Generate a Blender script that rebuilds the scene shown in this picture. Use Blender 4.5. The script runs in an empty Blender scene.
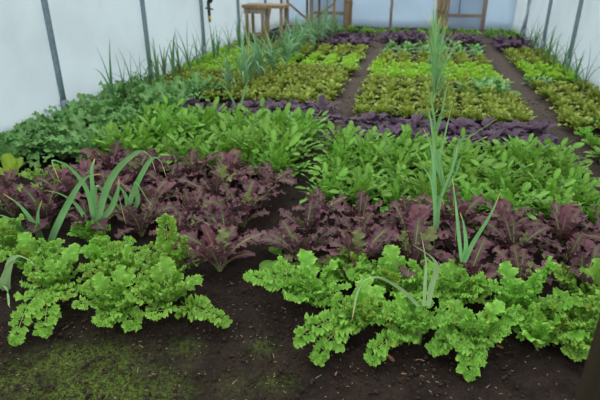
import bpy, math, random
import numpy as np
from mathutils import Vector
C = bpy.context.scene.collection
SC = bpy.context.scene
pi = math.pi
# ------------------------------------------------------------------ camera numbers (photo is 600 x 400)
FPX, PITCH, YAW, EYE = 519.0, math.radians(24.7), math.radians(12.3), 1.6
def P(px, py, y):
    """3-D point where the sight line of a photo pixel crosses the vertical plane at depth y."""
    r, v = px - 300, 200 - py
    fw = FPX*math.cos(PITCH) + v*math.sin(PITCH); u = v*math.cos(PITCH) - FPX*math.sin(PITCH)
    X = -math.sin(YAW)*fw + math.cos(YAW)*r; Y = math.cos(YAW)*fw + math.sin(YAW)*r
    t = y/Y
    return np.array((X*t, y, EYE + u*t))
def G(px, py, z=0.0):
    """3-D point where the sight line meets height z."""
    r, v = px - 300, 200 - py
    fw = FPX*math.cos(PITCH) + v*math.sin(PITCH); u = v*math.cos(PITCH) - FPX*math.sin(PITCH)
    t = (z - EYE)/u
    return np.array(((-math.sin(YAW)*fw + math.cos(YAW)*r)*t, (math.cos(YAW)*fw + math.sin(YAW)*r)*t, z))

# ------------------------------------------------------------------ materials
def lin(c):
    return tuple(((x/255)/12.92 if x/255 <= .04045 else ((x/255+.055)/1.055)**2.4) for x in c) + (1.0,)
class NT:
    def __init__(s, name):
        s.m = bpy.data.materials.new(name); s.m.use_nodes = True
        s.t = s.m.node_tree; s.t.nodes.clear()
        s.out = s.t.nodes.new('ShaderNodeOutputMaterial')
    def n(s, typ, **kw):
        nd = s.t.nodes.new(typ)
        for k, v in kw.items():
            if k.startswith('_'): setattr(nd, k[1:], v)
        return nd
    def l(s, a, b): s.t.links.new(a, b)
    def put(s, sock, v):
        if hasattr(v, 'is_linked') or isinstance(v, bpy.types.NodeSocket): s.l(v, sock)
        else: sock.default_value = v
    def math(s, op, a, b=None, c=None, clamp=False):
        nd = s.t.nodes.new('ShaderNodeMath'); nd.operation = op; nd.use_clamp = clamp
        s.put(nd.inputs[0], a)
        if b is not None: s.put(nd.inputs[1], b)
        if c is not None: s.put(nd.inputs[2], c)
        return nd.outputs[0]
    def mix(s, f, a, b):
        nd = s.t.nodes.new('ShaderNodeMix'); nd.data_type = 'RGBA'
        s.put(nd.inputs[0], f); s.put(nd.inputs[6], a); s.put(nd.inputs[7], b)
        return nd.outputs[2]
    def noise(s, scale, detail=3, rough=.5, coord='Object'):
        tc = s.t.nodes.new('ShaderNodeTexCoord'); nd = s.t.nodes.new('ShaderNodeTexNoise')
        nd.inputs['Scale'].default_value = scale; nd.inputs['Detail'].default_value = detail; nd.inputs['Roughness'].default_value = rough
        s.l(tc.outputs[coord], nd.inputs['Vector'])
        return nd.outputs[0]
    def attr(s, name):
        nd = s.t.nodes.new('ShaderNodeAttribute'); nd.attribute_name = name
        return nd.outputs['Fac']
    def step(s, x, lo, hi):
        nd = s.t.nodes.new('ShaderNodeMapRange'); nd.interpolation_type = 'SMOOTHSTEP'
        s.put(nd.inputs[0], x); nd.inputs[1].default_value = lo; nd.inputs[2].default_value = hi
        return nd.outputs[0]
    def bump(s, h, strength, dist=.01):
        nd = s.t.nodes.new('ShaderNodeBump'); nd.inputs['Strength'].default_value = strength; nd.inputs['Distance'].default_value = dist
        s.l(h, nd.inputs['Height']); return nd.outputs[0]
    def principled(s, col, rough=.5, spec=.4, metal=0.0, normal=None):
        nd = s.t.nodes.new('ShaderNodeBsdfPrincipled')
        s.put(nd.inputs['Base Color'], col); s.put(nd.inputs['Roughness'], rough)
        nd.inputs['Specular IOR Level'].default_value = spec; nd.inputs['Metallic'].default_value = metal
        if normal is not None: s.l(normal, nd.inputs['Normal'])
        return nd.outputs[0]
    def done(s, sh): s.l(sh, s.out.inputs['Surface']); return s.m

def leafmat(name, c1, c2, edge=None, edge_amt=0, mid=None, mid_amt=0, tip=None, tip_at=.9, nscale=14, trans=.28, rough=.5, spec=.3, vein=.35, var=.22, yellow=None, ylo=.9):
    t = NT(name)
    nz = t.noise(nscale, 3, .6)
    lr = t.attr('lr')
    f = t.math('ADD', t.math('MULTIPLY', t.step(nz, .3, .7), .55), t.math('MULTIPLY', lr, .5), clamp=True)
    col = t.mix(f, lin(c1), lin(c2))
    ed = t.attr('ed')
    if edge: 
        fe = t.math('MULTIPLY', t.step(t.math('ADD', ed, t.math('MULTIPLY', nz, .5)), .55, 1.15), edge_amt)
        col = t.mix(fe, col, lin(edge))
    if mid:
        fm = t.math('MULTIPLY', t.math('POWER', t.math('SUBTRACT', 1.0, ed, clamp=True), 3.0), mid_amt)
        col = t.mix(fm, col, lin(mid))
    if yellow:
        col = t.mix(t.step(lr, ylo, ylo+.04), col, lin(yellow))
    if tip:
        uu = t.math('ADD', t.attr('uu'), t.math('MULTIPLY', lr, .12))
        col = t.mix(t.step(uu, tip_at, tip_at+.14), col, lin(tip))
    oi = t.n('ShaderNodeObjectInfo'); hs = t.n('ShaderNodeHueSaturation')
    t.l(t.math('MULTIPLY_ADD', oi.outputs['Random'], var, 1-var/2), hs.inputs['Value'])
    t.l(t.math('MULTIPLY_ADD', oi.outputs['Random'], .016, .492), hs.inputs['Hue'])
    t.l(col, hs.inputs['Color']); col = hs.outputs[0]
    nrm = t.bump(t.noise(90, 2, .6), vein, .004)
    a = t.principled(col, rough, spec, normal=nrm)
    tr = t.n('ShaderNodeBsdfTranslucent'); t.l(col, tr.inputs['Color'])
    mx = t.n('ShaderNodeMixShader'); mx.inputs[0].default_value = trans
    t.l(a, mx.inputs[1]); t.l(tr.outputs[0], mx.inputs[2])
    return t.done(mx.outputs[0])

def plain(name, c1, c2, scale=20, rough=.6, metal=0, spec=.4, bump=.2, stretch=None):
    t = NT(name)
    nz = t.noise(scale, 4, .6)
    if stretch:
        tc = t.n('ShaderNodeTexCoord'); mp = t.n('ShaderNodeMapping'); mp.inputs['Scale'].default_value = stretch
        nd = t.n('ShaderNodeTexNoise'); nd.inputs['Scale'].default_value = scale; nd.inputs['Detail'].default_value = 5
        t.l(tc.outputs['Object'], mp.inputs[0]); t.l(mp.outputs[0], nd.inputs['Vector']); nz = nd.outputs[0]
    col = t.mix(t.step(nz, .3, .7), lin(c1), lin(c2))
    return t.done(t.principled(col, rough, spec, metal, t.bump(nz, bump, .004)))

M = {}
M['curly'] = leafmat('curly_green', (124,182,62), (92,152,42), edge=(152,202,88), edge_amt=.7, nscale=22, trans=.3, yellow=(176,176,70), ylo=.985)
M['curly_stem'] = leafmat('pale_green_stalk', (150,180,90), (120,160,70), trans=.1)
M['purple'] = leafmat('purple_leaf', (106,68,80), (74,48,58), edge=(120,78,92), edge_amt=.5, mid=(104,112,72), mid_amt=.8, nscale=9, trans=.2, yellow=(116,124,76), ylo=.88, var=.4, spec=.22, rough=.6)
M['purple_stem'] = leafmat('pale_green_midrib', (160,176,116), (136,150,96), trans=.1)
M['purple_broad'] = leafmat('plum_leaf', (106,54,70), (84,46,58), edge=(118,68,82), edge_amt=.5, mid=(112,100,80), mid_amt=.6, nscale=9, trans=.2, yellow=(150,166,100), ylo=.9)
M['rocket'] = leafmat('rocket_green', (124,176,60), (84,138,42), mid=(150,190,96), mid_amt=.5, nscale=10, trans=.3, var=.3)
M['rocket_stem'] = leafmat('rocket_stalk', (120,166,74), (100,150,60), trans=.1)
M['dark'] = leafmat('dark_purple_leaf', (92,72,92), (66,48,68), edge=(104,82,104), edge_amt=.5, mid=(84,88,70), mid_amt=.3, nscale=12, trans=.15, spec=.2, rough=.6)
M['oak'] = leafmat('olive_lettuce', (166,188,74), (114,150,54), edge=(118,92,52), edge_amt=.5, mid=(168,192,88), mid_amt=.4, nscale=16, trans=.28, var=.35)
M['oak_heart'] = leafmat('olive_lettuce_heart', (164,188,80), (124,154,56), edge=(128,98,58), edge_amt=.5, nscale=16, trans=.28)
M['green'] = leafmat('bright_lettuce', (164,208,66), (132,184,50), edge=(182,220,88), edge_amt=.5, nscale=18, trans=.32)
M['kale'] = leafmat('kale_leaf', (100,152,76), (70,120,54), mid=(146,180,120), mid_amt=.5, edge=(124,172,104), edge_amt=.4, nscale=10, trans=.2, rough=.6)
M['kale_stem'] = leafmat('kale_stalk', (150,170,124), (128,150,104), trans=.08)
M['choi'] = leafmat('blue_green_leaf', (104,162,76), (76,132,56), mid=(140,182,110), mid_amt=.4, nscale=10, trans=.2, rough=.4, spec=.5)
M['leek'] = leafmat('leek_leaf', (142,184,134), (106,156,108), tip=(176,172,96), tip_at=1.0, nscale=8, trans=.18, rough=.5, yellow=(186,180,104), ylo=.93)
M['leek_stem'] = leafmat('leek_shank', (150,176,120), (120,156,96), trans=.1)
M['onion_backlit'] = leafmat('onion_leaf_backlit', (104,146,100), (78,120,78), tip=(176,172,96), tip_at=1.0, nscale=8, trans=.2)  # wall onions: darkness of backlit leaves put into the green itself
M['garlic'] = leafmat('garlic_leaf', (140,192,126), (112,168,104), tip=(206,192,116), tip_at=.84, nscale=8, trans=.2, rough=.45)
M['chard'] = leafmat('chard_leaf', (140,166,44), (112,146,34), mid=(170,180,80), mid_amt=.5, nscale=10)
M['red_stem'] = leafmat('red_stalk', (190,66,34), (160,50,30), trans=.1)
M['frill_pale'] = leafmat('pale_mizuna', (136,176,78), (112,156,62), nscale=12)
M['wood'] = plain('weathered_timber', (160,134,102), (116,94,70), 14, .75, stretch=(1,1,.08))
M['greywood'] = plain('grey_timber', (150,136,120), (112,100,88), 14, .8, stretch=(1,1,.1))
M['darkwood'] = plain('dark_brown_timber', (40,26,17), (27,17,11), 16, .6, stretch=(1,1,.08))
M['steel'] = plain('galvanised_steel', (132,150,160), (112,130,142), 30, .45, .55, bump=.05)
M['black'] = plain('black_rubber', (26,28,32), (34,36,40), 30, .5)
M['greenp'] = plain('green_plastic', (40,60,44), (34,50,38), 30, .4)
M['brass'] = plain('brass', (176,150,80), (150,124,62), 30, .35, .8)
M['chip'] = plain('bark_chip', (150,104,76), (116,78,56), 60, .8)
M['straw'] = plain('pale_straw', (150,134,106), (108,92,70), 40, .8)
M['stone'] = plain('pale_stone', (196,200,204), (170,172,176), 60, .6)
M['crumb'] = plain('soil_crumb', (64,52,45), (34,28,25), 60, .95, spec=.1)
M['outside'] = plain('outside_grass', (96,124,70), (78,106,56), 3, .9)

def sheetmat(name, c, rough=.35, tr=.85):
    t = NT(name)
    nz = t.noise(1.3, 3, .6)
    col = t.mix(t.step(nz, .35, .75), lin(c), lin(tuple(int(x*.965) for x in c)))
    tcn = t.noise(5, 2, .5)
    a = t.principled(col, rough, .35, normal=t.bump(tcn, .05, .02))
    b = t.n('ShaderNodeBsdfTranslucent'); t.l(col, b.inputs['Color'])
    mx = t.n('ShaderNodeMixShader'); mx.inputs[0].default_value = tr
    t.l(a, mx.inputs[1]); t.l(b.outputs[0], mx.inputs[2])
    return t.done(mx.outputs[0])
M['poly'] = sheetmat('milky_polythene', (228,235,241))
M['poly_blue'] = sheetmat('bluish_polythene', (208,221,235))
M['poly_white'] = sheetmat('white_panel', (222,228,235))

def soilmat():
    t = NT('dark_moist_soil')
    n1 = t.noise(7, 5, .65); n2 = t.noise(60, 4, .7); n3 = t.noise(220, 2, .6)
    col = t.mix(t.step(n1, .3, .7), lin((50,41,36)), lin((32,26,23)))
    col = t.mix(t.math('MULTIPLY', t.step(n2, .55, .75), .6), col, lin((88,73,62)))
    col = t.mix(t.math('MULTIPLY', t.attr('trod'), .85), col, t.mix(t.step(n2, .35, .7), lin((72,64,59)), lin((102,93,86))))
    ms = t.math('MULTIPLY', t.attr('moss'), t.step(t.math('ADD', n2, t.math('MULTIPLY', n3, .6)), .66, .98))
    col = t.mix(ms, col, t.mix(n3, lin((58,84,24)), lin((96,122,38))))
    h = t.math('ADD', t.math('MULTIPLY', n2, 1.0), t.math('MULTIPLY', n3, .5))
    return t.done(t.principled(col, .95, .12, normal=t.bump(h, .8, .012)))
M['soil'] = soilmat()

# ------------------------------------------------------------------ mesh building
class MB:
    def __init__(s): s.v = []; s.f = []; s.lr = []; s.ed = []; s.uu = []; s.k = 0
    def add(s, v, f, lr=0.0, ed=None, uu=None):
        v = np.asarray(v, float); n = len(v)
        s.v.append(v); s.f += [tuple(int(i)+s.k for i in q) for q in f]; s.k += n
        s.lr.append(np.full(n, lr)); s.ed.append(np.zeros(n) if ed is None else ed); s.uu.append(np.zeros(n) if uu is None else uu)
    def mesh(s, name, mat, smooth=True):
        me = bpy.data.meshes.new(name)
        v = np.concatenate(s.v)
        me.from_pydata(v.tolist(), [], s.f)
        for nm, arr in (('lr', s.lr), ('ed', s.ed), ('uu', s.uu)):
            me.attributes.new(nm, 'FLOAT', 'POINT').data.foreach_set('value', np.concatenate(arr).astype(np.float32))
        if smooth: me.polygons.foreach_set('use_smooth', [True]*len(me.polygons))
        me.materials.append(mat); me.update()
        return me
def gridfaces(nu, nv):
    return [(i*(nv+1)+j, (i+1)*(nv+1)+j, (i+1)*(nv+1)+j+1, i*(nv+1)+j+1) for i in range(nu) for j in range(nv)]
def basis(az):
    c, s = math.cos(az), math.sin(az)
    return np.array(((c, s, 0), (-s, c, 0), (0, 0, 1.0)))       # rows: forward, side, up
def rachis(O, B, L, a0, a1, nu, curve=0.0, pw=1.0):
    u = np.linspace(0, 1, nu+1); a = a0 + (a1-a0)*u**pw
    um = (u[1:]+u[:-1])/2; am = a0 + (a1-a0)*um**pw
    y = np.concatenate(([0], np.cumsum(np.cos(am))))*L/nu; z = np.concatenate(([0], np.cumsum(np.sin(am))))*L/nu
    sd = curve*L*u**2
    R = O + y[:,None]*B[0] + sd[:,None]*B[1] + z[:,None]*B[2]
    T = np.cos(a)[:,None]*B[0] + np.sin(a)[:,None]*B[2] + (2*curve*u)[:,None]*B[1]; T /= np.linalg.norm(T, axis=1)[:,None]
    S = np.broadcast_to(B[1], R.shape) - (T@B[1])[:,None]*T; S = S/np.linalg.norm(S, axis=1)[:,None]
    N = np.cross(T, S)
    return u, R, T, S, N
def leaf(mb, R5, W, env, rng, nv=6, cup=.2, ruf=0.0, rf=4, lobes=0, depth=0.0, sweep=.3, teeth=0.0, tf=11, roll=0.0, lr=None, z0=0.006):
    """one leaf blade along the rachis R5"""
    u, R, T, S, N = R5; nu = len(u)-1
    v = np.linspace(-1, 1, nv+1); U, V = np.meshgrid(u, v, indexing='ij'); A = np.abs(V)
    sgn = np.sign(V)
    w = W*env(u)[:,None]*np.ones_like(V)
    if lobes:
        ph = np.where(V < 0, rng.uniform(-.12, .12), rng.uniform(-.12, .12))
        l = .5 - .5*np.cos(2*pi*(lobes*(U+ph*.5)))
        w = w*(1 - depth*(1-l**.6)*np.clip((A-.2)/.4, 0, 1)*np.clip((1.0-U)*5, .3, 1))
    if teeth:
        tri = np.abs(((U*tf + np.where(V < 0, .3, 0)) % 1)*2-1)
        w = w*(1 + teeth*(tri-.5)*np.clip(A-.55, 0, 1)/.45)
    p1, p2, p3 = rng.uniform(0, 6.28, 3)
    rz = ruf*W*A**1.6*(np.sin(2*pi*rf*U + p1 + 1.5*sgn) + .6*np.sin(2*pi*rf*2.2*U + p2 + 2.1*sgn))
    ca, sa = math.cos(cup), math.sin(cup)
    cr, sr = math.cos(roll), math.sin(roll)
    S2 = S*cr + N*sr; N2 = N*cr - S*sr
    pos = R[:,None,:] + S2[:,None,:]*(V*w*ca)[...,None] + N2[:,None,:]*((A*w*sa) + rz)[...,None] + T[:,None,:]*(sweep*A*w)[...,None]
    pos[...,2] = np.maximum(pos[...,2], z0)
    mb.add(pos.reshape(-1,3), gridfaces(nu, nv), rng.random() if lr is None else lr, A.ravel(), U.ravel())
def tube(mb, pts, r0, r1, n=5, lr=0.5, cap=True):
    pts = np.asarray(pts, float); k = len(pts)
    T = np.gradient(pts, axis=0); T /= np.linalg.norm(T, axis=1)[:,None]+1e-12
    ref = np.array((0.31, .17, .93)) if abs(T[0][2]) < .9 else np.array((.95, .1, .05))
    S = np.cross(T, ref); S /= np.linalg.norm(S, axis=1)[:,None]; N = np.cross(T, S)
    r = np.linspace(r0, r1, k)
    a = np.linspace(0, 2*pi, n, endpoint=False)
    v = pts[:,None,:] + r[:,None,None]*(np.cos(a)[None,:,None]*S[:,None,:] + np.sin(a)[None,:,None]*N[:,None,:])
    f = [(i*n+j, i*n+(j+1)%n, (i+1)*n+(j+1)%n, (i+1)*n+j) for i in range(k-1) for j in range(n)]
    if cap: f += [tuple(range(n))[::-1], tuple((k-1)*n+j for j in range(n))]
    mb.add(v.reshape(-1,3), f, lr, None, np.repeat(np.linspace(0,1,k), n))
def box(mb, lo, hi):
    x0,y0,z0 = lo; x1,y1,z1 = hi
    v = [(x0,y0,z0),(x1,y0,z0),(x1,y1,z0),(x0,y1,z0),(x0,y0,z1),(x1,y0,z1),(x1,y1,z1),(x0,y1,z1)]
    mb.add(v, [(3,2,1,0),(4,5,6,7),(0,1,5,4),(1,2,6,5),(2,3,7,6),(3,0,4,7)])
def beam(mb, a, b, w, d):
    """rectangular bar from a to b, w wide, d deep"""
    a = np.array(a, float); b = np.array(b, float); T = (b-a)/np.linalg.norm(b-a)
    ref = np.array((0,1.0,0)) if abs(T[1]) < .9 else np.array((1.0,0,0))
    S = np.cross(T, ref); S /= np.linalg.norm(S); N = np.cross(S, T)
    v = [p + S*sx*w/2 + N*sy*d/2 for p in (a,b) for sx,sy in ((-1,-1),(1,-1),(1,1),(-1,1))]
    mb.add(v, [(3,2,1,0),(4,5,6,7),(0,1,5,4),(1,2,6,5),(2,3,7,6),(3,0,4,7)])
def obj(name, mesh, parent=None):
    o = bpy.data.objects.new(name, mesh); C.objects.link(o)
    if parent is not None: o.parent = parent
    return o
def empty(name, loc, label, cat, group=None, rz=0.0, sc=1.0):
    o = bpy.data.objects.new(name, None); C.objects.link(o)
    o.location = tuple(float(q) for q in loc); o.rotation_euler = (0, 0, rz); o.scale = (sc, sc, sc)
    o.empty_display_size = .05
    o['label'] = label; o['category'] = cat
    if group: o['group'] = group
    return o
def struct(name, mesh):
    o = obj(name, mesh); o['kind'] = 'structure'; return o
def ell(c, h, pet, p=.5):
    def e(u):
        x = np.clip(1-((u-c)/np.where(u < c, h, 1-c))**2, 0, 1)**p
        return np.maximum(x, np.where(u < c, pet, 0.02))
    return e
def stem_pts(R5, frac=.8): 
    k = max(3, int(len(R5[0])*frac)); return R5[1][:k]

# ------------------------------------------------------------------ plant kinds; each returns [(part name, mesh), ...]
def fan(mb, O, B, R, rng, lr, span=2.3, k=7.0, amp=.32, nt=32, nr=4):
    """a ruffled, fan-shaped lobe"""
    th = np.linspace(-span, span, nt+1); r = np.linspace(0, 1, nr+1)
    Rr, Th = np.meshgrid(r, th, indexing='ij')
    p1, p2, p3 = rng.uniform(0, 6.28, 3)
    rad = R*Rr*(1 + .10*Rr*np.sin(1.6*k*Th+p3) + .18*np.sin(2.2*Th+p2))*(1-.12*np.abs(Th)/span)
    z = R*Rr**1.5*amp*(np.sin(k*Th+p1) + .45*np.sin(1.9*k*Th+p2)) + R*.35*Rr**2*rng.uniform(-.8,.9)
    tw = Th + .16*Rr**2*np.cos(k*Th+p1)
    pos = O + (rad*np.cos(tw)+.35*R*Rr)[...,None]*B[0] + (rad*np.sin(tw)*.85)[...,None]*B[1] + z[...,None]*B[2]
    pos[...,2] = np.maximum(pos[...,2], .006)
    mb.add(pos.reshape(-1,3), gridfaces(nr, nt), lr, Rr.ravel(), Rr.ravel()*.5)
def frond(mf, ms, O, B, L, a0, a1, rng, size=.06, pairs=5, curve=0.0, reach=.62):
    R5 = rachis(O, B, L, a0, a1, 14, curve); u, R, T, S, N = R5
    tube(ms, R[:13], .0042, .0016, 5)
    lr = rng.random()
    def place(base, fw, N0, S0, r):
        fw = fw/np.linalg.norm(fw); up = N0 + rng.uniform(-.45,.45)*S0; up = up - fw*(up@fw); up /= np.linalg.norm(up)
        fan(mf, base, np.array((fw, np.cross(up, fw), up)), r, rng, np.clip(lr+rng.uniform(-.25,.25),0,1), k=rng.uniform(6.5,9))
    for i in range(pairs):
        t = .30 + .62*i/(pairs-1) if pairs > 1 else .6
        k = t*14; i0 = min(13, int(k)); fr = k-i0
        base = R[i0]*(1-fr) + R[i0+1]*fr
        prof = .55 + .6*math.sin(pi*min(1, .12+.8*t))
        for s in (-1, 1):
            ln = size*prof*rng.uniform(.75, 1.2)
            ang = math.radians(rng.uniform(50, 80))
            fw = T[i0]*math.cos(ang) + S[i0]*s*math.sin(ang) + N[i0]*rng.uniform(-.3, .45); fw /= np.linalg.norm(fw)
            tip = base + fw*ln*reach
            tube(ms, [base, (base+tip)/2, tip], .0018, .001, 4)
            place(tip, fw, N[i0], S[i0], ln*.50)
            if rng.random() < .55: place(base+fw*ln*.25, fw*.6+T[i0]*rng.uniform(-.6,.8), N[i0], S[i0], ln*.36)
    for d in (-.5, .0, .5): place(R[13], T[13]+S[13]*d+N[13]*rng.uniform(-.2,.3), N[13], S[13], size*.48)
def curly(seed, n=11, ext=(), hgt=1.0):
    rng = np.random.default_rng(seed); mf, ms = MB(), MB()
    for i in range(n):
        q = i/(n-1); az = i*2.4 + rng.uniform(-.3,.3)
        L = rng.uniform(.22,.31)*(1.0 - .2*(1-q))*hgt
        a0 = math.radians(88-30*q+rng.uniform(-8,8)); a1 = math.radians(66-76*q+rng.uniform(-16,16))
        O = np.array((.012*math.cos(az), .012*math.sin(az), .0))
        if i % 5 in (1, 3):                       # a broad, lobed and ruffled leaf
            R5 = rachis(O, basis(az), L*1.05, a0, a1, 44, rng.uniform(-.15,.15))
            leaf(mf, R5, L*rng.uniform(.19,.24), ell(.66,.48,.07,.5), rng, nv=12, cup=.12, ruf=.16, rf=5, lobes=4.5, depth=.5, sweep=.25, teeth=.4, tf=17.5, roll=rng.uniform(-.3,.3))
            tube(ms, R5[1][:36] + R5[4][:36]*.001, .0042, .001, 5)
        else: frond(mf, ms, O, basis(az), L, a0, a1, rng, size=rng.uniform(.05,.062), pairs=5, curve=rng.uniform(-.15,.15))
    for (dx, dy, dz, a0) in ext:                 # long fronds that lean or trail towards a given point
        d = math.hypot(dx, dy); az = math.atan2(dy, dx)
        a0 = math.radians(a0); a1 = 2*math.atan2(dz, d) - a0
        L = math.hypot(d, dz)*(1.0 + .12*abs(a0-a1))
        frond(mf, ms, np.array((0,0,.0)), basis(az), L, a0, a1, rng, size=.068, pairs=9, reach=.3)
    return [('foliage', mf.mesh('curly_foliage', M['curly'])), ('stalks', ms.mesh('curly_stalks', M['curly_stem']))]
def purple(seed, n=15, broad=0, size=1.0, mat='purple', stem='purple_stem'):
    rng = np.random.default_rng(seed); mf, ms, mb = MB(), MB(), MB()
    env = ell(.66, .44, .05, .55)
    for i in range(n):
        q = i/(n-1); az = i*2.4 + rng.uniform(-.7,.7)
        L = rng.uniform(.22,.40)*size*(.75+.25*q)
        a0 = math.radians(88-22*q+rng.uniform(-8,8)); a1 = math.radians(66-84*q+rng.uniform(-20,20))
        R5 = rachis(np.array((.01*math.cos(az), .01*math.sin(az), .0)), basis(az), L, a0, a1, 44, rng.uniform(-.15,.15))
        isb = i % 4 == 1 and broad
        if isb: leaf(mb, R5, L*.17, ell(.66,.4,.05,.5), rng, nv=8, cup=.2, ruf=.07, rf=3, lobes=5, depth=.14, sweep=.3, teeth=.25, tf=14)
        else: leaf(mf, R5, L*rng.uniform(.16,.21), env, rng, nv=10, cup=.12, ruf=.2, roll=rng.uniform(-.35,.35), rf=5, lobes=4.5, depth=.6, sweep=.25, teeth=.55, tf=17.5)
        pts = R5[1][:38] + R5[4][:38]*.0012
        tube(ms, pts, .0042*size, .0009, 5)
    out = [('foliage', mf.mesh('frilled_foliage', M[mat])), ('midribs', ms.mesh('midribs', M[stem]))]
    if broad: out.append(('broad_leaves', mb.mesh('broad_leaves', M['purple_broad'])))
    return out
def rocket(seed, n=46):
    rng = np.random.default_rng(seed); mf, ms = MB(), MB()
    for i in range(n):
        q = i/(n-1); az = i*2.4 + rng.uniform(-.4,.4)
        L = rng.uniform(.10,.30)
        a0 = math.radians(86-32*q+rng.uniform(-8,8)); a1 = math.radians(56-74*q+rng.uniform(-18,18))
        R5 = rachis(np.array((.07*q*math.cos(az), .07*q*math.sin(az), .0)), basis(az+rng.uniform(-.6,.6)), L, a0, a1, 16, rng.uniform(-.2,.2))
        lr = rng.random()
        leaf(mf, R5, rng.uniform(.012,.026), ell(.85, .16, .04, .5), rng, nv=4, cup=rng.uniform(-.1,.25), ruf=.10, rf=2.5, sweep=.05, roll=rng.uniform(-.5,.5), lr=lr)
        for k, t in enumerate((6, 8, 10)):
            for sd in (-1, 1):
                if rng.random() < .2: continue
                fw = R5[2][t]*.55 + R5[3][t]*sd*.8 + R5[4][t]*rng.uniform(-.2,.35); fw /= np.linalg.norm(fw)
                up = R5[4][t] + R5[3][t]*rng.uniform(-.5,.5); up -= fw*(up@fw); up /= np.linalg.norm(up)
                ll = rng.uniform(.022,.045)
                leaf(mf, rachis(R5[1][t], np.array((fw, np.cross(up, fw), up)), ll, .2, -.4, 5), ll*.36, ell(.6,.6,.15,.5), rng, nv=4, cup=.1, ruf=.1, rf=1.5, sweep=0, lr=lr)
        tube(ms, stem_pts(R5, .7), .0026, .0012, 4)
    return [('foliage', mf.mesh('rocket_foliage', M['rocket'])), ('stalks', ms.mesh('rocket_stalks', M['rocket_stem']))]
def rosette(seed, n, lmin, lmax, wf, env, mats, a0s=(78,18), a1s=(40,-18), heart=.3, **kw):
    rng = np.random.default_rng(seed); mo, mh = MB(), MB()
    for i in range(n):
        q = i/(n-1); az = i*2.4 + rng.uniform(-.3,.3)
        L = rng.uniform(lmin,lmax)*(.7+.3*q)
        a0 = math.radians(a0s[0]+(a0s[1]-a0s[0])*q+rng.uniform(-8,8)); a1 = math.radians(a1s[0]+(a1s[1]-a1s[0])*q+rng.uniform(-12,12))
        R5 = rachis(np.array((.006*math.cos(az), .006*math.sin(az), .004)), basis(az), L, a0, a1, kw.get('nu', 12), rng.uniform(-.15,.15))
        k2 = {k: v for k, v in kw.items() if k != 'nu'}
        leaf(mh if q < heart else mo, R5, L*wf*rng.uniform(.9,1.1), env, rng, **k2)
    return [('outer_leaves', mo.mesh('outer_leaves', M[mats[0]])), ('heart', mh.mesh('heart_leaves', M[mats[1]]))]
def oak(seed): return rosette(seed, 46, .09, .19, .21, ell(.66,.62,.3,.5), ('oak','oak_heart'), (80,30), (64,-6), .25, nv=6, cup=.25, ruf=.3, rf=2.6, lobes=3, depth=.4, sweep=.3)
def green(seed): return rosette(seed, 46, .09, .18, .22, ell(.68,.6,.3,.5), ('green','green'), (82,30), (64,-4), .25, nv=6, cup=.2, ruf=.3, rf=3, lobes=4, depth=.25, sweep=.3, teeth=.4, tf=6.5)
def darkl(seed): return rosette(seed, 19, .12, .25, .22, ell(.66,.5,.1,.5), ('dark','dark'), (82,36), (40,-24), .25, nv=6, cup=.15, ruf=.13, rf=2.4, lobes=3, depth=.25, sweep=.2, teeth=.2, tf=7.5)
def choi(seed): return rosette(seed, 17, .15, .25, .16, ell(.68,.34,.08,.5), ('choi','choi'), (82,34), (40,-28), .3, nv=6, cup=.2, ruf=.05, rf=2, sweep=.05)
def round_leaf(seed): return rosette(seed, 36, .09, .17, .17, ell(.74,.26,.06,.5), ('rocket','rocket'), (84,30), (30,-16), .3, nv=4, cup=.15, ruf=.05, rf=2, sweep=0)
def kale(seed, n=18):
    rng = np.random.default_rng(seed); mf, ms = MB(), MB()
    for i in range(n):
        q = i/(n-1); az = i*2.4 + rng.uniform(-.35,.35)
        L = rng.uniform(.26,.46)*(.8+.2*q)
        a0 = math.radians(84-34*q+rng.uniform(-7,7)); a1 = math.radians(30-64*q+rng.uniform(-14,14))
        R5 = rachis(np.array((.01*math.cos(az), .01*math.sin(az), .0)), basis(az), L, a0, a1, 34, rng.uniform(-.12,.12))
        leaf(mf, R5, L*rng.uniform(.15,.21), ell(.7,.38,.04,.5), rng, nv=8, cup=.15, ruf=.22, rf=4, lobes=4.5, depth=.55, sweep=.2, teeth=.5, tf=15.5, roll=rng.uniform(-.35,.35))
        tube(ms, R5[1][:28]+R5[4][:28]*.0012, .005, .0012, 5)
    return [('foliage', mf.mesh('kale_foliage', M['kale'])), ('stalks', ms.mesh('kale_stalks', M['kale_stem']))]
strap_env = lambda u: np.clip((1-u), 0, 1)**.55*(.75+.35*np.sin(pi*np.clip(u*1.3,0,1)))+.02
def leek(seed, H=.6, n=7, wid=.016, mats=('leek','leek_stem'), droop=1.0, spread=1.0):
    rng = np.random.default_rng(seed); mf, ms = MB(), MB()
    sh = H*.22
    tube(ms, [(0,0,0),(0,0,sh*.5),(0,0,sh)], .013*H/.6, .009*H/.6, 7)
    fan = rng.uniform(0, pi)
    for i in range(n):
        q = i/(n-1); az = fan + (i%2)*pi + rng.uniform(-.5,.5)
        L = H*rng.uniform(.72,1.0)*(1-.15*q)
        a0 = math.radians(88-20*(q)*spread+rng.uniform(-4,4)); a1 = math.radians(78-150*q*droop+rng.uniform(-14,14))
        R5 = rachis(np.array((0,0,sh*(1-.6*q))), basis(az), L, a0, a1, 16, rng.uniform(-.1,.1), 2.2)
        leaf(mf, R5, wid*rng.uniform(.8,1.1), strap_env, rng, nv=2, cup=.55, sweep=0, roll=rng.uniform(-.3,.3))
    return [('leaves', mf.mesh('strap_leaves', M[mats[0]])), ('shank', ms.mesh('shank', M[mats[1]]))]
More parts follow.
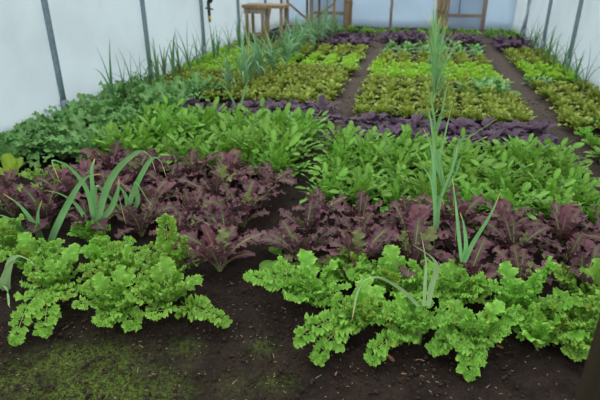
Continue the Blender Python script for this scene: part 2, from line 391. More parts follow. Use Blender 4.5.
def catmull(p, k=8):
    p = [np.array(q, float) for q in p]; p = [2*p[0]-p[1]] + p + [2*p[-1]-p[-2]]; out = []
    for i in range(1, len(p)-2):
        for t in np.linspace(0, 1, k, endpoint=False):
            a,b,c,d = p[i-1:i+3]
            out.append(.5*((2*b)+(c-a)*t+(2*a-5*b+4*c-d)*t*t+(3*b-a-3*c+d)*t**3))
    out.append(p[-2]); return np.array(out)
def strap(points, width, mat, seed=0, tipmat=None):
    """a single strap leaf along 3-D points"""
    rng = np.random.default_rng(seed); R = catmull(points); n = len(R)
    T = np.gradient(R, axis=0); T /= np.linalg.norm(T, axis=1)[:,None]
    S = np.cross(T, np.array((0.0,.75,.66))); S /= np.linalg.norm(S, axis=1)[:,None]+1e-9
    for i in range(1, n):
        if S[i]@S[i-1] < 0: S[i] = -S[i]
    N = np.cross(T, S); u = np.linspace(0,1,n)
    mb = MB()
    leaf(mb, (u,R,T,S,N), width, strap_env, rng, nv=4, cup=.4, sweep=0, lr=.4)
    return mb.mesh('strap_leaf', mat)

def plant(name, parts, loc, label, cat, group=None, rz=0.0, sc=1.0):
    o = empty(name, loc, label, cat, group, rz, sc)
    for pn, me in parts: obj(pn, me, o)
    return o
ORD = ['first','second','third','fourth','fifth','sixth','seventh','eighth','ninth','tenth','eleventh','twelfth','thirteenth','fourteenth']
RND = random.Random(11)
def block(name, protos, xs, ys, desc, where, cat, group, jit=.03, smin=.85, smax=1.12, skip=lambda x, y: False):
    """rows of one crop across a bed; every plant gets its own row and place in its label"""
    for j, y in enumerate(ys):
        i = 0
        sh = (RND.random()-.5)*.06
        for x in xs:
            if skip(x, y): continue
            X = x + sh + RND.uniform(-jit, jit); Y = y + RND.uniform(-jit, jit)*.8
            plant(name, RND.choice(protos), (X, Y, 0), f'{desc} {ORD[i]} from left, {ORD[j]} row, {where}', cat, group, RND.uniform(0, 6.28), RND.uniform(smin, smax))
            i += 1
def span(a, b, n): return [a + (b-a)*i/(n-1) for i in range(n)] if n > 1 else [(a+b)/2]

# ================================================================== THE SETTING
XL, XR, YB, YF = -3.70, 2.35, 14.75, .62
HP, WHIGH = 1.5, 1.5
def vnoise(x, y, s, seed):
    r = np.random.default_rng(seed).random((64, 64)); gx, gy = x*s, y*s
    ix, iy = np.floor(gx).astype(int), np.floor(gy).astype(int); fx, fy = gx-ix, gy-iy
    fx = fx*fx*(3-2*fx); fy = fy*fy*(3-2*fy); g = lambda a, b: r[a%64, b%64]
    return (g(ix,iy)*(1-fx)+g(ix+1,iy)*fx)*(1-fy) + (g(ix,iy+1)*(1-fx)+g(ix+1,iy+1)*fx)*fy
def make_floor():
    xs = np.concatenate((np.arange(XL-.05, -2.3, .06), np.arange(-2.3, 1.3, .0125), np.arange(1.3, XR+.06, .06)))
    ys = np.concatenate((np.arange(-.6, 1.15, .06), np.arange(1.15, 2.9, .0125)))
    st, yy = .014, [2.9]
    while yy[-1] < YB+.05: yy.append(yy[-1]+st); st = min(.09, st*1.03)
    ys = np.concatenate((ys, yy))
    X, Y = np.meshgrid(xs, ys, indexing='ij')
    z = .02*(vnoise(X,Y,3,1)-.5) + .016*(vnoise(X,Y,9,2)-.5) + .016*(vnoise(X,Y,28,3)-.5) + .012*np.maximum(0, vnoise(X,Y,60,4)-.45)
    trod = np.zeros_like(X)
    for xc, w, y0 in ((-.83,.2,3.0), (1.46,.2,3.2), (-2.95,.16,5.8)):
        t = np.clip(1.25-np.abs(X-xc)/w*.7, 0, 1)*np.clip((Y-y0)/3.5, 0, 1); trod = np.maximum(trod, t)
    z = z*(1-.5*trod) - .012
    moss = np.zeros_like(X)
    for px, py, r, a in ((85,385,.30,1.0), (135,392,.2,.95), (60,362,.16,.9), (100,352,.14,.8), (185,346,.08,.7), (20,372,.16,.8), (240,384,.1,.35), (262,345,.08,.45), (190,300,.08,.5), (275,380,.09,.4)):
        g = G(px, py); moss = np.maximum(moss, a*np.exp(-((X-g[0])**2+((Y-g[1])*1.2)**2)/(r*r)*1.1))
    moss = np.clip(moss*1.3*(.35+1.1*vnoise(X,Y,14,7)), 0, 1)
    z += .006*moss
    me = bpy.data.meshes.new('floor')
    nx, ny = X.shape
    me.from_pydata(np.stack((X,Y,z),-1).reshape(-1,3).tolist(), [], gridfaces(nx-1, ny-1))
    for nm, a in (('trod',trod), ('moss',moss)):
        me.attributes.new(nm,'FLOAT','POINT').data.foreach_set('value', a.ravel().astype(np.float32))
    me.polygons.foreach_set('use_smooth', [True]*len(me.polygons)); me.materials.append(M['soil']); me.update()
    return struct('floor', me)
make_floor()
def sheet(name, mat, pts_lo, pts_hi, k=24, sag=.012, seed=1):
    """a taut plastic sheet, slightly rippled"""
    a, b = np.array(pts_lo, float), np.array(pts_hi, float)
    u = np.linspace(0,1,k*3+1); rows = 9
    mb = MB(); n = np.cross(b-a, (0,0,1)); n /= np.linalg.norm(n)
    v = []
    for i, t in enumerate(u):
        for j in range(rows):
            p = a*(1-t)+b*t; z = pts_lo[2] + (HP+.6-pts_lo[2])*j/(rows-1)
            v.append((*(p[:2]), z) + n*sag*math.sin(t*k*2.1+seed+j*.15)*.6)
    mb.add(v, gridfaces(k*3, rows-1))
    me = mb.mesh(name, mat); o = struct(name, me)
    sol = o.modifiers.new('thickness','SOLIDIFY'); sol.thickness = .002
    return o
sheet('wall_left', M['poly'], (XL,YF,-.05), (XL,YB,-.05))
sheet('wall_right', M['poly'], (XR,YB,-.05), (XR,YF,-.05), seed=3)
sheet('wall_back', M['poly_blue'], (XL,YB,-.05), (XR,YB,-.05), k=10, seed=5)
# outside ground
mb = MB(); mb.add([(-40,-30,-.12),(40,-30,-.12),(40,60,-.12),(-40,60,-.12)], [(0,1,2,3)]); struct('ground', mb.mesh('ground', M['outside'], False))

# hoops
hoop_names = ['first steel hoop from camera, thick grey leg before left plastic wall beyond the kale',
              'second steel hoop from camera, left leg rising behind wall onions',
              'third steel hoop, hose nozzle hanging at left leg, right leg nearest in frame',
              'fourth steel hoop, left leg beside the potting bench',
              'fifth steel hoop, right leg beside the far purple patch']
for i, y in enumerate((4.84, 6.82, 8.85, 10.8, 12.85)):
    pts = [(XL+.045,y,-.03), (XL+.045,y,.5), (XL+.045,y,1.0), (XL+.045,y,HP)]
    cx, rx = (XL+XR)/2, (XR-XL)/2-.045
    pts += [(cx-rx*math.cos(a), y, HP+1.15*math.sin(a)) for a in np.linspace(0,pi,24)[1:-1]]
    pts += [(XR-.045,y,HP), (XR-.045,y,1.0), (XR-.045,y,.5), (XR-.045,y,-.03)]
    mb = MB(); tube(mb, pts, .031, .031, 12)
    o = empty('tunnel_hoop', (0,0,0), hoop_names[i], 'hoop', 'steel hoops of the tunnel')
    obj('pipe', mb.mesh('hoop_pipe', M['steel']), o)
    for x in (XL+.045, XR-.045): 
        mb = MB(); tube(mb, [(x,y,-.03),(x,y,.12),(x,y,.25)], .038, .038, 12)
        obj('ground_sleeve', mb.mesh('ground_sleeve', M['steel']), o)
mb = MB(); tube(mb, [(XR-.1,13.0,.02), (XR-.1,12.7,.45), (XR-.1,12.25,1.05), (XR-.1,11.9,1.5)], .02, .02, 8)
o = obj('brace_pole', mb.mesh('brace_pole', plain('white_paint', (206,212,218), (190,198,204), 20, .5))); o['label'] = 'thin white diagonal brace pole near far right corner'; o['category'] = 'pole'

# end wall timbers and door panels
def post(name, x, w, label, mat, y=YB-.1, z1=2.1, d=.08, extra=None):
    o = empty(name, (x,y,0), label, 'post')
    mb = MB(); n = 14
    for k in range(1):
        v = []
        rng = np.random.default_rng(int(abs(x)*100))
        for i in range(n+1):
            z = -.03 + (z1+.03)*i/n; j = rng.uniform(-.006,.006,2)
            v += [(-w/2+j[0],-d/2,z),(w/2+j[0],-d/2+j[1],z),(w/2+j[0],d/2,z),(-w/2+j[0],d/2,z)]
        f = [(i*4+a, i*4+(a+1)%4, (i+1)*4+(a+1)%4, (i+1)*4+a) for i in range(n) for a in range(4)] + [(3,2,1,0), tuple(n*4+a for a in range(4))]
        mb.add(v, f)
    obj('shaft', mb.mesh('post_shaft', mat, False), o)
    if extra: extra(o)
    return o
def bracket(o):
    mb = MB(); beam(mb, (-.09,-.06,.66), (.09,-.06,.58), .06, .035); obj('cleat', mb.mesh('cleat', M['wood'], False), o)
def split(o):
    mb = MB(); beam(mb, (.11,.0,-.02), (.12,0,2.1), .07, .06); obj('side_timber', mb.mesh('side_timber', M['greywood'], False), o)
    mb = MB(); beam(mb, (-.06,-.06,.47), (.17,-.06,.45), .05, .04); obj('cleat', mb.mesh('cleat', M['wood'], False), o)
post('timber_post', -1.85, .16, 'brown timber post with a cleat on the end wall, left of centre', M['wood'], extra=bracket)
post('timber_post', -.74, .07, 'thin dark timber post in the middle of the bluish end wall', M['greywood'])
post('timber_post', .48, .15, 'thick weathered double timber post on end wall behind tall onions', M['wood'], extra=split)
def door(n, x0, x1, rod):
    o = empty(f'door_{n}', (0,0,0), '', ''); del o['label']; del o['category']; o['kind'] = 'structure'
    y = YB-.06
    mb = MB(); box(mb, (x0,y-.004,.02), (x1,y+.004,2.0)); obj('panel', mb.mesh('door_panel', M['poly_white'], False), o)
    mb = MB()
    for x in (x0, x1): box(mb, (x-.05,y-.05,.0), (x+.05,y-.01,2.05))
    box(mb, (x0+.05,y-.045,.29), (x1-.05,y-.012,.37)); box(mb, (x0+.05,y-.045,1.95), (x1-.05,y-.012,2.05))
    obj('frame', mb.mesh('door_frame', M['greywood'], False), o)
    mb = MB(); tube(mb, [(rod,y-.03,.37),(rod,y-.03,1.0),(rod,y-.03,1.95)], .012, .012, 6); obj('rod', mb.mesh('door_rod', M['steel']), o)
door(1, -2.88, -1.95, -2.45)
door(2, .68, 1.6, .98)

# hose end at the third hoop
hx, hy = XL+.22, 8.75
o = empty('hose_nozzle', (hx,hy,0), 'black hose end with brass tip hanging beside third hoop on left wall', 'hose')
zt = P(200,-30,hy)[2]
mb = MB(); tube(mb, [(0,0,.98),(-.01,0,1.15),(-.015,0,1.5),(-.02,.0,1.95)], .016, .016, 8); obj('hose', mb.mesh('hose', M['black']), o)
mb = MB(); tube(mb, [(0,0,.76),(0,0,.86),(0,0,.99)], .024, .03, 10); tube(mb, [(-.06,0,.88),(0,0,.89),(.08,0,.86)], .012, .012, 6); obj('valve', mb.mesh('valve', M['greenp']), o)
mb = MB(); tube(mb, [(.02,0,.98),(.07,0,1.09),(.1,0,1.15)], .04, .06, 10); obj('trigger_head', mb.mesh('trigger_head', M['black']), o)
mb = MB(); tube(mb, [(0,0,.66),(0,0,.7),(0,0,.76)], .02, .026, 10); obj('brass_tip', mb.mesh('brass_tip', M['brass']), o)

# potting bench and staging at the far left
yb = 11.0; bx = lambda px: P(px, 20, yb)[0]
X0, X1, X2, X3 = bx(243), bx(247), bx(262.5), bx(284)
o = empty('potting_bench', (X1,yb,0), 'weathered timber potting bench with low shelf by the left wall', 'bench')
mb = MB(); box(mb, (X0-X1,-.05,.72), (X3-X1,.5,.78)); obj('bench_top', mb.mesh('bench_top', M['wood'], False), o)
mb = MB(); box(mb, (X0-X1+.03,-.02,.61), (X2-X1+.06,.01,.72)); obj('apron', mb.mesh('apron', M['greywood'], False), o)
for x, y in ((0,0), (X2-X1,0), (0,.42), (X2-X1,.42), (X3-X1-.06,.0), (X3-X1-.06,.42)):
    mb = MB(); beam(mb, (x,y,-.01), (x,y,.72), .055, .055); obj('leg', mb.mesh('bench_leg', M['wood'], False), o)
mb = MB(); box(mb, (-.02,-.02,.11), (X2-X1+.02,.44,.18)); obj('shelf', mb.mesh('bench_shelf', M['wood'], False), o)
mb = MB(); beam(mb, (X2-X1+.05,-.05,.2), (X2-X1+.18,-.05,.72), .06, .04); obj('brace', mb.mesh('bench_brace', M['wood'], False), o)
o = empty('staging_table', (-2.45,12.7,0), 'tall slatted timber staging with diagonal braces behind the potting bench', 'table')
mb = MB()
for k in range(5): box(mb, (-.95,-.05+k*.14,.80), (.56,.05+k*.14,.83))
obj('slatted_top', mb.mesh('slatted_top', M['wood'], False), o)
for x, y in ((-.62,0), (.5,0), (.05,.5), (-.25,.5), (-.9,.5)):
    mb = MB(); beam(mb, (x,y,-.01), (x,y,.80), .05, .05); obj('leg', mb.mesh('staging_leg', M['wood'], False), o)
mb = MB(); beam(mb, (.5,-.04,.72), (-.12,-.04,.26), .045, .03); obj('brace', mb.mesh('staging_brace', M['wood'], False), o)
mb = MB(); beam(mb, (-.6,-.06,.72), (.06,-.06,.2), .045, .03); obj('brace', mb.mesh('staging_brace', M['wood'], False), o)
mb = MB(); box(mb, (-.6,-.02,.13), (.5,.02,.19)); obj('rail', mb.mesh('staging_rail', M['wood'], False), o)

# timber upright by the camera
g = P(592,370,.95)
o = empty('timber_upright', (g[0]+.055,.95,0), 'dark brown timber upright at the near corner of the photo', 'post')
mb = MB(); box(mb, (-.05,-.05,-.02), (.05,.05,.95)); obj('upright', mb.mesh('upright', M['darkwood'], False), o)
mb = MB(); box(mb, (.05,-.02,-.02), (.07,.05,.95)); obj('stop_bead', mb.mesh('stop_bead', M['darkwood'], False), o)

# ================================================================== CROPS
CUR = [curly(s) for s in (1,2,3,4)]
PUR = [purple(20+s, broad=(s in (1,3))) for s in range(5)]
ROC = [rocket(40+s) for s in range(5)]
OAK = [oak(60+s) for s in range(4)]
GRN = [green(70+s) for s in range(3)]
DRK = [darkl(80+s) for s in range(4)]
KAL = [kale(90+s) for s in range(4)]
CHO = [choi(100+s) for s in range(3)]
RND_L = [round_leaf(110+s) for s in range(2)]

# --- front curly mustard, leek bed (left of the path) and centre bed
cat = 'mustard'
def cm(x, y, label, group, seed=None, ext=(), sc=1.0, n=10):
    parts = curly(seed, n=n, ext=ext) if seed else RND.choice(CUR)
    plant('curly_mustard', parts, (x, y, 0), label, cat, group, 0.0 if seed else RND.uniform(0,6.28), sc)
def to(px, py, z, x, y): g = G(px, py, z); return (g[0]-x, g[1]-y, z)
gl, gr = 'curly mustards at the front of the left bed', 'curly mustards at the front of the centre bed'
cm(-1.12,1.96,'curly green mustard whose one frond lies on the soil toward the path',gl,201,[(*to(222,322,.03,-1.12,1.96),35)],1.0,12)
cm(-1.36,1.88,'curly green mustard at front edge, drooping onto the mossy soil, left of path',gl,202,[(*to(138,328,.05,-1.36,1.88),50),(*to(110,322,.06,-1.36,1.88),50)],.85,11)
cm(-1.74,1.98,'curly green mustard at frame edge with a long frond trailing on mossy soil',gl,203,[(*to(15,345,.03,-1.74,1.98),55),(*to(45,335,.04,-1.74,1.98),50)],.95,12)
cm(-1.2,2.2,'curly green mustard with one tall upright frond among purple mustards',gl,204,[(*to(165,212,.36,-1.2,2.2),80),(*to(185,235,.30,-1.2,2.2),70)],.9,11)
cm(-1.44,2.1,'curly green mustard in the middle of the left front clump',gl,None,(),.9)
cm(-1.62,2.22,'curly green mustard behind the front ones, between garlic and purple mustard',gl,None,(),.85)
cm(-2.0,2.15,'curly green mustard under the arching garlic leaves at the frame edge',gl,None,(),.85)
cm(-1.9,2.5,'small curly green mustard behind the garlic base',gl,None,(),.65)
for x, y, s, lab, seed, ext in (
    (-.40,2.16,.92,'curly green mustard nearest the path at the front corner of the centre bed',211,[(-.3,-.08,.16,60)]),
    (-.14,2.02,.85,'curly green mustard with toothed leaves hanging down to the soil',212,[(*to(315,362,.03,-.14,2.02),62),(*to(296,345,.06,-.14,2.02),62)]),
    (.02,2.30,.95,'curly green mustard in second row behind the drooping garlic leaf',None,()),
    (.10,2.00,.8,'curly green mustard whose frond droops beside the bark chip',213,[(*to(365,362,.03,.10,2.0),55)]),
    (.37,2.02,.78,'curly green mustard with a frond trailing farthest forward onto bare soil',214,[(*to(468,380,.03,.37,2.02),60),(*to(430,352,.05,.37,2.02),58)]),
    (.30,2.32,.85,'curly green mustard in front of the centre onion stems',None,()),
    (.60,2.26,.9,'curly green mustard, right of the centre onion stems, second row',215,[(.08,-.05,.34,82)]),
    (.66,2.06,.75,'low curly green mustard between the trailing one and the dark timber upright',None,()),
    (.86,2.14,.95,'curly green mustard drooping over soil beside the dark timber upright',216,[(*to(575,352,.06,.86,2.14),60)]),
    (.98,2.36,1.0,'tall curly green mustard behind the dark timber upright',None,()),
    (-.24,2.38,.72,'curly green mustard beside the path, touching the purple mustards',None,())):
    cm(x, y, lab, gr, seed, ext, s*1.1)

# --- purple mustard
cm(-2.28,2.3,'curly green mustard half cut off by the frame edge',gl,None,(),.85)
cm(-2.2,1.95,'curly green mustard at the frame edge under the drooping brown garlic tip',gl,None,(),.6)
skipL = lambda x, y: x < -2.35 and y < 2.9
block('purple_mustard', PUR, span(-2.3,-1.0,5), (2.62,2.92,3.22,3.5), 'frilly purple mustard', 'purple block in left bed', 'mustard', 'purple mustards in the left bed', smin=.9, smax=1.15)
plant('purple_mustard', PUR[1], (-.98,2.36,0), 'frilly purple mustard with pale midrib closest to curly mustards beside the path', 'mustard', None, 1.0, 1.0)
block('purple_mustard', PUR, span(-.55,1.25,7), (2.52,2.80,3.08), 'frilly purple mustard', 'purple block in centre bed', 'mustard', 'purple mustards in the centre bed', smin=.8, smax=1.02)

# --- rocket
block('salad_rocket', ROC, span(-2.5,-1.02,7), (3.82,4.06,4.3,4.54,4.76,4.95), 'leafy green rocket', 'rocket block in left bed', 'rocket', 'rocket in the left bed', smin=.85, smax=1.35)
block('salad_rocket', ROC, span(-.55,1.2,8), (3.42,3.64,3.86,4.08,4.3,4.5), 'leafy green rocket', 'rocket block in centre bed', 'rocket', 'rocket in the centre bed', smin=.75, smax=1.25)

# --- dark purple strip
block('purple_leaf_mustard', DRK, span(-2.5,-.95,8), (5.3,5.56,5.82), 'low dark purple mustard', 'purple strip in left bed', 'mustard', 'dark purple strip in the left bed', smin=.75, smax=1.25, jit=.05, skip=lambda x, y: x < -2.0 and y > 5.7)
block('purple_leaf_mustard', DRK, span(-.6,1.2,9), (4.86,5.1,5.34), 'low dark purple mustard', 'purple strip in centre bed', 'mustard', 'dark purple strip in the centre bed', smin=.8, smax=1.3, jit=.05)

# --- lettuces, centre bed
lane = lambda x, y: abs(x-.3) < .1
block('oak_leaf_lettuce', OAK, span(-.55,1.15,8), (5.8,6.08,6.36,6.64,6.92,7.2,7.48), 'olive-brown loose lettuce', 'near lettuce block in centre bed', 'lettuce', 'near brown lettuces in the centre bed', smin=1.0, smax=1.3, skip=lambda x, y: x > .75 and y > 7.1)
block('pak_choi', CHO, span(.72,1.12,3), (7.0,7.25,7.55), 'smooth blue-green leafy plant', 'clump by the right path', 'greens', 'blue-green clump in the centre bed', smin=1.05, smax=1.3)
block('green_lettuce', GRN, span(-.55,1.1,8), (7.8,8.06,8.32,8.58,8.84), 'bright green lettuce', 'bright band in centre bed', 'lettuce', 'bright lettuces in the centre bed', smin=1.0, smax=1.25)
block('oak_leaf_lettuce', OAK, span(-.5,1.1,6), (9.15,9.45,9.75), 'olive-brown loose lettuce', 'far lettuce block in centre bed', 'lettuce', 'far brown lettuces in the centre bed', smin=1.0, smax=1.3)
block('pak_choi', CHO, span(-.5,1.1,6), (10.1,10.45,10.8,11.15), 'smooth blue-green leafy plant', 'far greens block in centre bed', 'greens', 'far greens in the centre bed')
block('purple_leaf_mustard', DRK, span(-.6,1.15,8), (11.6,11.9,12.2,12.5), 'low dark purple mustard', 'far purple strip in centre bed', 'mustard', 'far purple strip in the centre bed', smin=1.1, smax=1.4)
block('salad_rocket', ROC, span(-1.2,1.3,9), (13.0,13.5), 'leafy green rocket', 'end-wall row of centre bed', 'rocket', 'end wall greens in the centre bed', smin=.5, smax=.75)
# --- lettuces, left bed (leeks run up its left side)
block('oak_leaf_lettuce', OAK, span(-2.5,-1.05,7), (6.14,6.42,6.7,6.98,7.26,7.54,7.82,8.1), 'olive-brown loose lettuce', 'near lettuce block in leek bed', 'lettuce', 'near brown lettuces in the leek bed', smin=1.0, smax=1.3)
block('green_lettuce', GRN, span(-2.4,-1.05,5), (8.4,8.68,8.96,9.24), 'bright green lettuce', 'bright band in leek bed', 'lettuce', 'bright lettuces in the leek bed', smin=1.0, smax=1.3)
block('oak_leaf_lettuce', OAK, span(-2.4,-1.05,5), (9.55,9.85,10.15,10.45), 'olive-brown loose lettuce', 'far lettuce block in leek bed', 'lettuce', 'far brown lettuces in the leek bed', smin=1.0, smax=1.3)
block('purple_leaf_mustard', DRK, span(-3.2,-1.05,8), (11.0,11.35,12.1), 'low dark purple mustard', 'far purple strip in leek bed', 'mustard', 'far purple strip in the leek bed', smin=1.1, smax=1.4, skip=lambda x, y: x < -2.6 and y < 12)
block('salad_rocket', ROC, span(-2.9,-1.3,6), (13.2,13.7), 'leafy green rocket', 'end-wall row of leek bed', 'rocket', 'end wall greens in the leek bed', smin=.5, smax=.75)
# --- left wall strip
block('kale', KAL, span(-3.5,-2.7,4), (3.5,3.8,4.1,4.4,4.7,5.0,5.3,5.6,5.9,6.2), 'grey-green frilled kale', 'kale strip by left wall', 'kale', 'kale by the left wall', smin=.8, smax=1.1, skip=lambda x, y: x > -3.0 and y < 3.7)
block('oak_leaf_lettuce', OAK, span(-3.5,-2.75,4), (6.55,6.83,7.11,7.39), 'olive-brown loose lettuce', 'near patch by left wall', 'lettuce', 'near brown lettuces by the left wall', smin=1.0, smax=1.3)
block('green_lettuce', GRN, span(-3.5,-2.75,4), (7.67,7.93,8.2,8.46,8.72,8.98,9.24,9.5), 'bright green lettuce', 'bright patch by left wall', 'lettuce', 'bright lettuces by the left wall', smin=1.0, smax=1.3)
block('oak_leaf_lettuce', OAK, span(-3.5,-2.75,3), (9.75,10.05,10.35,10.65,10.95), 'olive-brown loose lettuce', 'far patch by left wall', 'lettuce', 'far brown lettuces by the left wall', smin=1.0, smax=1.3)
# --- right wall strip
block('round_leaf_greens', RND_L, span(1.72,2.15,3), (4.35,4.58,4.8), 'small round-leaved green plant', 'round-leaf patch by right wall', 'greens', 'round-leaved greens by the right wall', smin=.9, smax=1.15)
block('curly_mustard', [curly(5, n=10)], span(1.72,2.05,2), (5.15,5.4), 'low frilly green mustard', 'frilly patch by right wall', 'mustard', 'frilly patch by the right wall', smin=.5, smax=.6)
block('oak_leaf_lettuce', OAK, span(1.72,2.27,3), (5.7,5.98,6.26,6.54,6.82,7.1,7.38,7.66), 'olive-brown loose lettuce', 'near patch by right wall', 'lettuce', 'near brown lettuces by the right wall', smin=.95, smax=1.2)
block('pak_choi', CHO, span(1.95,2.15,2), (5.85,), 'pale blue-green leafy plant', 'near lettuce patch by right wall', 'greens', 'blue-green plants by the right wall')
block('green_lettuce', GRN, span(1.72,2.27,3), (8.2,8.45,8.7,8.95,9.2), 'bright green lettuce', 'bright patch by right wall', 'lettuce', 'bright lettuces by the right wall', smin=.95, smax=1.2)
block('pak_choi', CHO, span(1.68,1.85,2), (7.9,), 'blue-green leafy plant', 'bright patch edge by right path', 'greens', 'blue-green plants beside the right path', smin=.8, smax=.9)
block('oak_leaf_lettuce', OAK, span(1.72,2.27,3), (9.5,9.8,10.1,10.4,10.7), 'olive-brown loose lettuce', 'far patch by right wall', 'lettuce', 'far brown lettuces by the right wall', smin=.95, smax=1.2)
block('purple_leaf_mustard', DRK, span(1.68,2.15,3), (11.1,11.45,11.8,12.15), 'low dark purple mustard', 'far purple patch by right wall', 'mustard', 'far purple patch by the right wall', smin=1.1, smax=1.4)
block('salad_rocket', ROC, span(1.65,2.15,3), (12.7,13.2,13.7), 'leafy green rocket', 'far corner patch by right wall', 'rocket', 'far corner greens by the right wall', smin=.55, smax=.8)

# --- alliums in rows
LEK = [leek(130+s, H=.70, n=11, wid=.027, droop=1.6) for s in range(4)]
ONI = [leek(140+s, H=.82, n=9, wid=.011, mats=('garlic','leek_stem'), droop=.45, spread=.6) for s in range(3)]
WON = [leek(150+s, H=.68, n=5, wid=.019, mats=('onion_backlit','leek_stem'), droop=.75, spread=.9) for s in range(4)]
rows = span(6.4, 12.2, 22)
for i, y in enumerate(rows):
    plant('leek', LEK[i%4], (-2.27+.36*(y-6.4)/5.8+RND.uniform(-.09,.09), y, 0), f'blue-green drooping leek, {["nearest","second","third","fourth","fifth","sixth","seventh","eighth","ninth","tenth","eleventh","twelfth","thirteenth","fourteenth","fifteenth","sixteenth","seventeenth","eighteenth","nineteenth","twentieth","twenty-first","farthest"][i]} of the leek row in the left bed', 'leek', 'leeks in the left bed', RND.uniform(0,6.28), RND.uniform(.85,1.12))
for i, y in enumerate(span(6.2, 10.6, 13)):
    plant('onion', ONI[i%3], (.28+RND.uniform(-.04,.04), y, 0), f'tall thin upright onion, {(ORD[:12]+["farthest"])[i]} in the onion row of the centre bed', 'onion', 'tall onions in the centre bed', RND.uniform(0,6.28), RND.uniform(.9,1.15))
wl = [5.35,5.55,5.75,5.98,6.2,6.42,6.64,6.9,7.15,7.42,7.8,8.1,8.45,8.75,9.3,9.8,10.3,10.6]
for i, y in enumerate(wl):
    plant('onion', WON[i%4], (-3.36+RND.uniform(-.02,.03), y, 0), f'thin onion against the left plastic wall, number {i+1} counting away from camera'.replace(f'number {i+1} counting', (ORD+["fifteenth","sixteenth","seventeenth","farthest"])[i]+' counting'), 'onion', 'onions along the left wall', RND.uniform(0,6.28), RND.uniform(.85,1.1))
wr = [7.5,7.95,8.3,8.75,9.2,9.65,10.1,10.6,11.0,11.3]
for i, y in enumerate(wr):
    plant('onion', WON[(i+1)%4], (2.2+RND.uniform(-.04,.02), y, 0), f'backlit-dark green onion against the right plastic wall, {ORD[i]} counting away from camera', 'onion', 'onions along the right wall', RND.uniform(0,6.28), RND.uniform(.75,.95))

# --- individual garlic and onion plants near the camera: (base, leaves as photo points with depth, width)
M['garlic_pale'] = leafmat('pale_garlic_leaf', (176,208,150), (150,190,130), tip=(214,206,150), tip_at=.9, nscale=8, trans=.2, rough=.45)
def allium(name, base, leaves, label, cat, mat='garlic', shank=None):
    o = empty(name, base, label, cat); b = np.array(base, float)
    for k, (pts, w) in enumerate(leaves):
        obj('leaf', strap([P(*q)-b for q in pts], w*(1.5 if name == 'garlic' else 1.2), M[mat], k), o)
    top = np.array(shank if shank is not None else (0,0,.12))
    mb = MB(); tube(mb, [(0,0,-.01), top*.5, top], .012, .009, 8); obj('shank', mb.mesh('shank', M['leek_stem']), o)
Y0 = 2.42
b1 = G(46,262); b1[1] = Y0; b1 = P(46,262,Y0); b1[2] = 0
allium('garlic', b1, [
    ([(46,250,Y0),(38,228,Y0),(22,206,Y0-.04),(3,193,Y0-.1)], .024),
    ([(44,250,Y0),(28,232,Y0-.05),(10,218,Y0-.1),(-8,213,Y0-.14)], .022),
    ([(48,250,Y0),(56,228,Y0),(72,196,Y0),(86,177,Y0-.02),(102,174,Y0-.05)], .016),
    ([(46,250,Y0),(40,232,Y0),(38,214,Y0-.04),(42,200,Y0-.06)], .012)],
    'garlic with broad arching leaves at the frame edge above curly mustards', 'garlic', shank=(0,0,.1))
b2 = P(92,232,2.55); b2[2] = 0
allium('garlic', b2, [
    ([(90,225,2.55),(78,205,2.5),(62,194,2.45),(44,190,2.4)], .015),
    ([(95,222,2.55),(88,190,2.55),(72,168,2.5),(56,160,2.45),(52,163,2.42),(59,180,2.42)], .015),
    ([(96,222,2.55),(94,195,2.58),(92,170,2.6),(95,158,2.62)], .015),
    ([(98,222,2.55),(106,190,2.55),(118,168,2.53),(138,151,2.5),(150,156,2.46),(156,172,2.42)], .016),
    ([(100,222,2.55),(112,206,2.55),(118,190,2.53),(119,178,2.52)], .014)],
    'garlic with tallest arching leaves, second from frame edge, before purple mustards', 'garlic', shank=(0,0,.1))
b3 = P(126,215,2.75); b3[2] = 0
allium('garlic', b3, [
    ([(126,215,2.75),(134,190,2.75),(150,160,2.7),(160,160,2.65),(167,178,2.6)], .013),
    ([(126,215,2.75),(110,196,2.7),(100,186,2.65),(96,188,2.6),(98,210,2.6)], .013),
    ([(128,215,2.75),(126,195,2.7),(118,188,2.65),(126,225,2.55)], .011),
    ([(130,215,2.75),(138,200,2.7),(136,182,2.65),(148,200,2.6),(153,206,2.58)], .012)],
    'garlic with thin folded leaves, third from frame edge, among purple mustards', 'garlic', shank=(0,0,.1))
b4 = P(8,305,1.95); b4[2] = 0
allium('garlic', b4, [
    ([(8,300,1.95),(8,272,1.92),(14,256,1.9),(26,258,1.88),(36,266,1.86)], .014),
    ([(8,300,1.95),(4,280,1.9),(12,262,1.88),(22,262,1.85)], .013),
    ([(6,300,1.95),(-2,282,1.92),(-8,268,1.9),(-20,260,1.88)], .014),
    ([(8,300,1.95),(4,286,1.9),(8,290,1.85),(10,308,1.82),(17,330,1.8)], .01)],
    'garlic cut by the frame edge with a brown tip drooping onto soil', 'garlic', mat='garlic_pale', shank=(0,0,.06))
# centre bed front garlic
b5 = P(422,318,1.98); b5[2] = 0
allium('garlic', b5, [
    ([(420,306,1.98),(404,290,1.93),(384,278,1.88),(368,278,1.84),(358,290,1.8),(352,320,1.76)], .011),
    ([(428,306,1.98),(432,284,1.98),(437,268,1.96),(432,257,1.94),(412,244,1.9)], .010),
    ([(424,306,1.98),(425,284,1.98),(426,262,1.99),(422,238,2.0)], .006)],
    'garlic with one pale leaf drooping forward over the front curly mustards', 'garlic', mat='garlic_pale', shank=(0,0,.08))
b6 = P(462,268,2.35); b6[2] = 0
allium('onion', b6, [
    ([(462,262,2.35),(459,235,2.37),(456,205,2.4),(452,175,2.42)], .009),
    ([(464,262,2.35),(473,242,2.35),(490,215,2.33),(501,191,2.3)], .012),
    ([(463,262,2.35),(466,245,2.35),(464,225,2.35),(460,212,2.35)], .010)],
    'onion with three stiff tubular leaves standing in front of purple mustards', 'onion', shank=(0,0,.1))
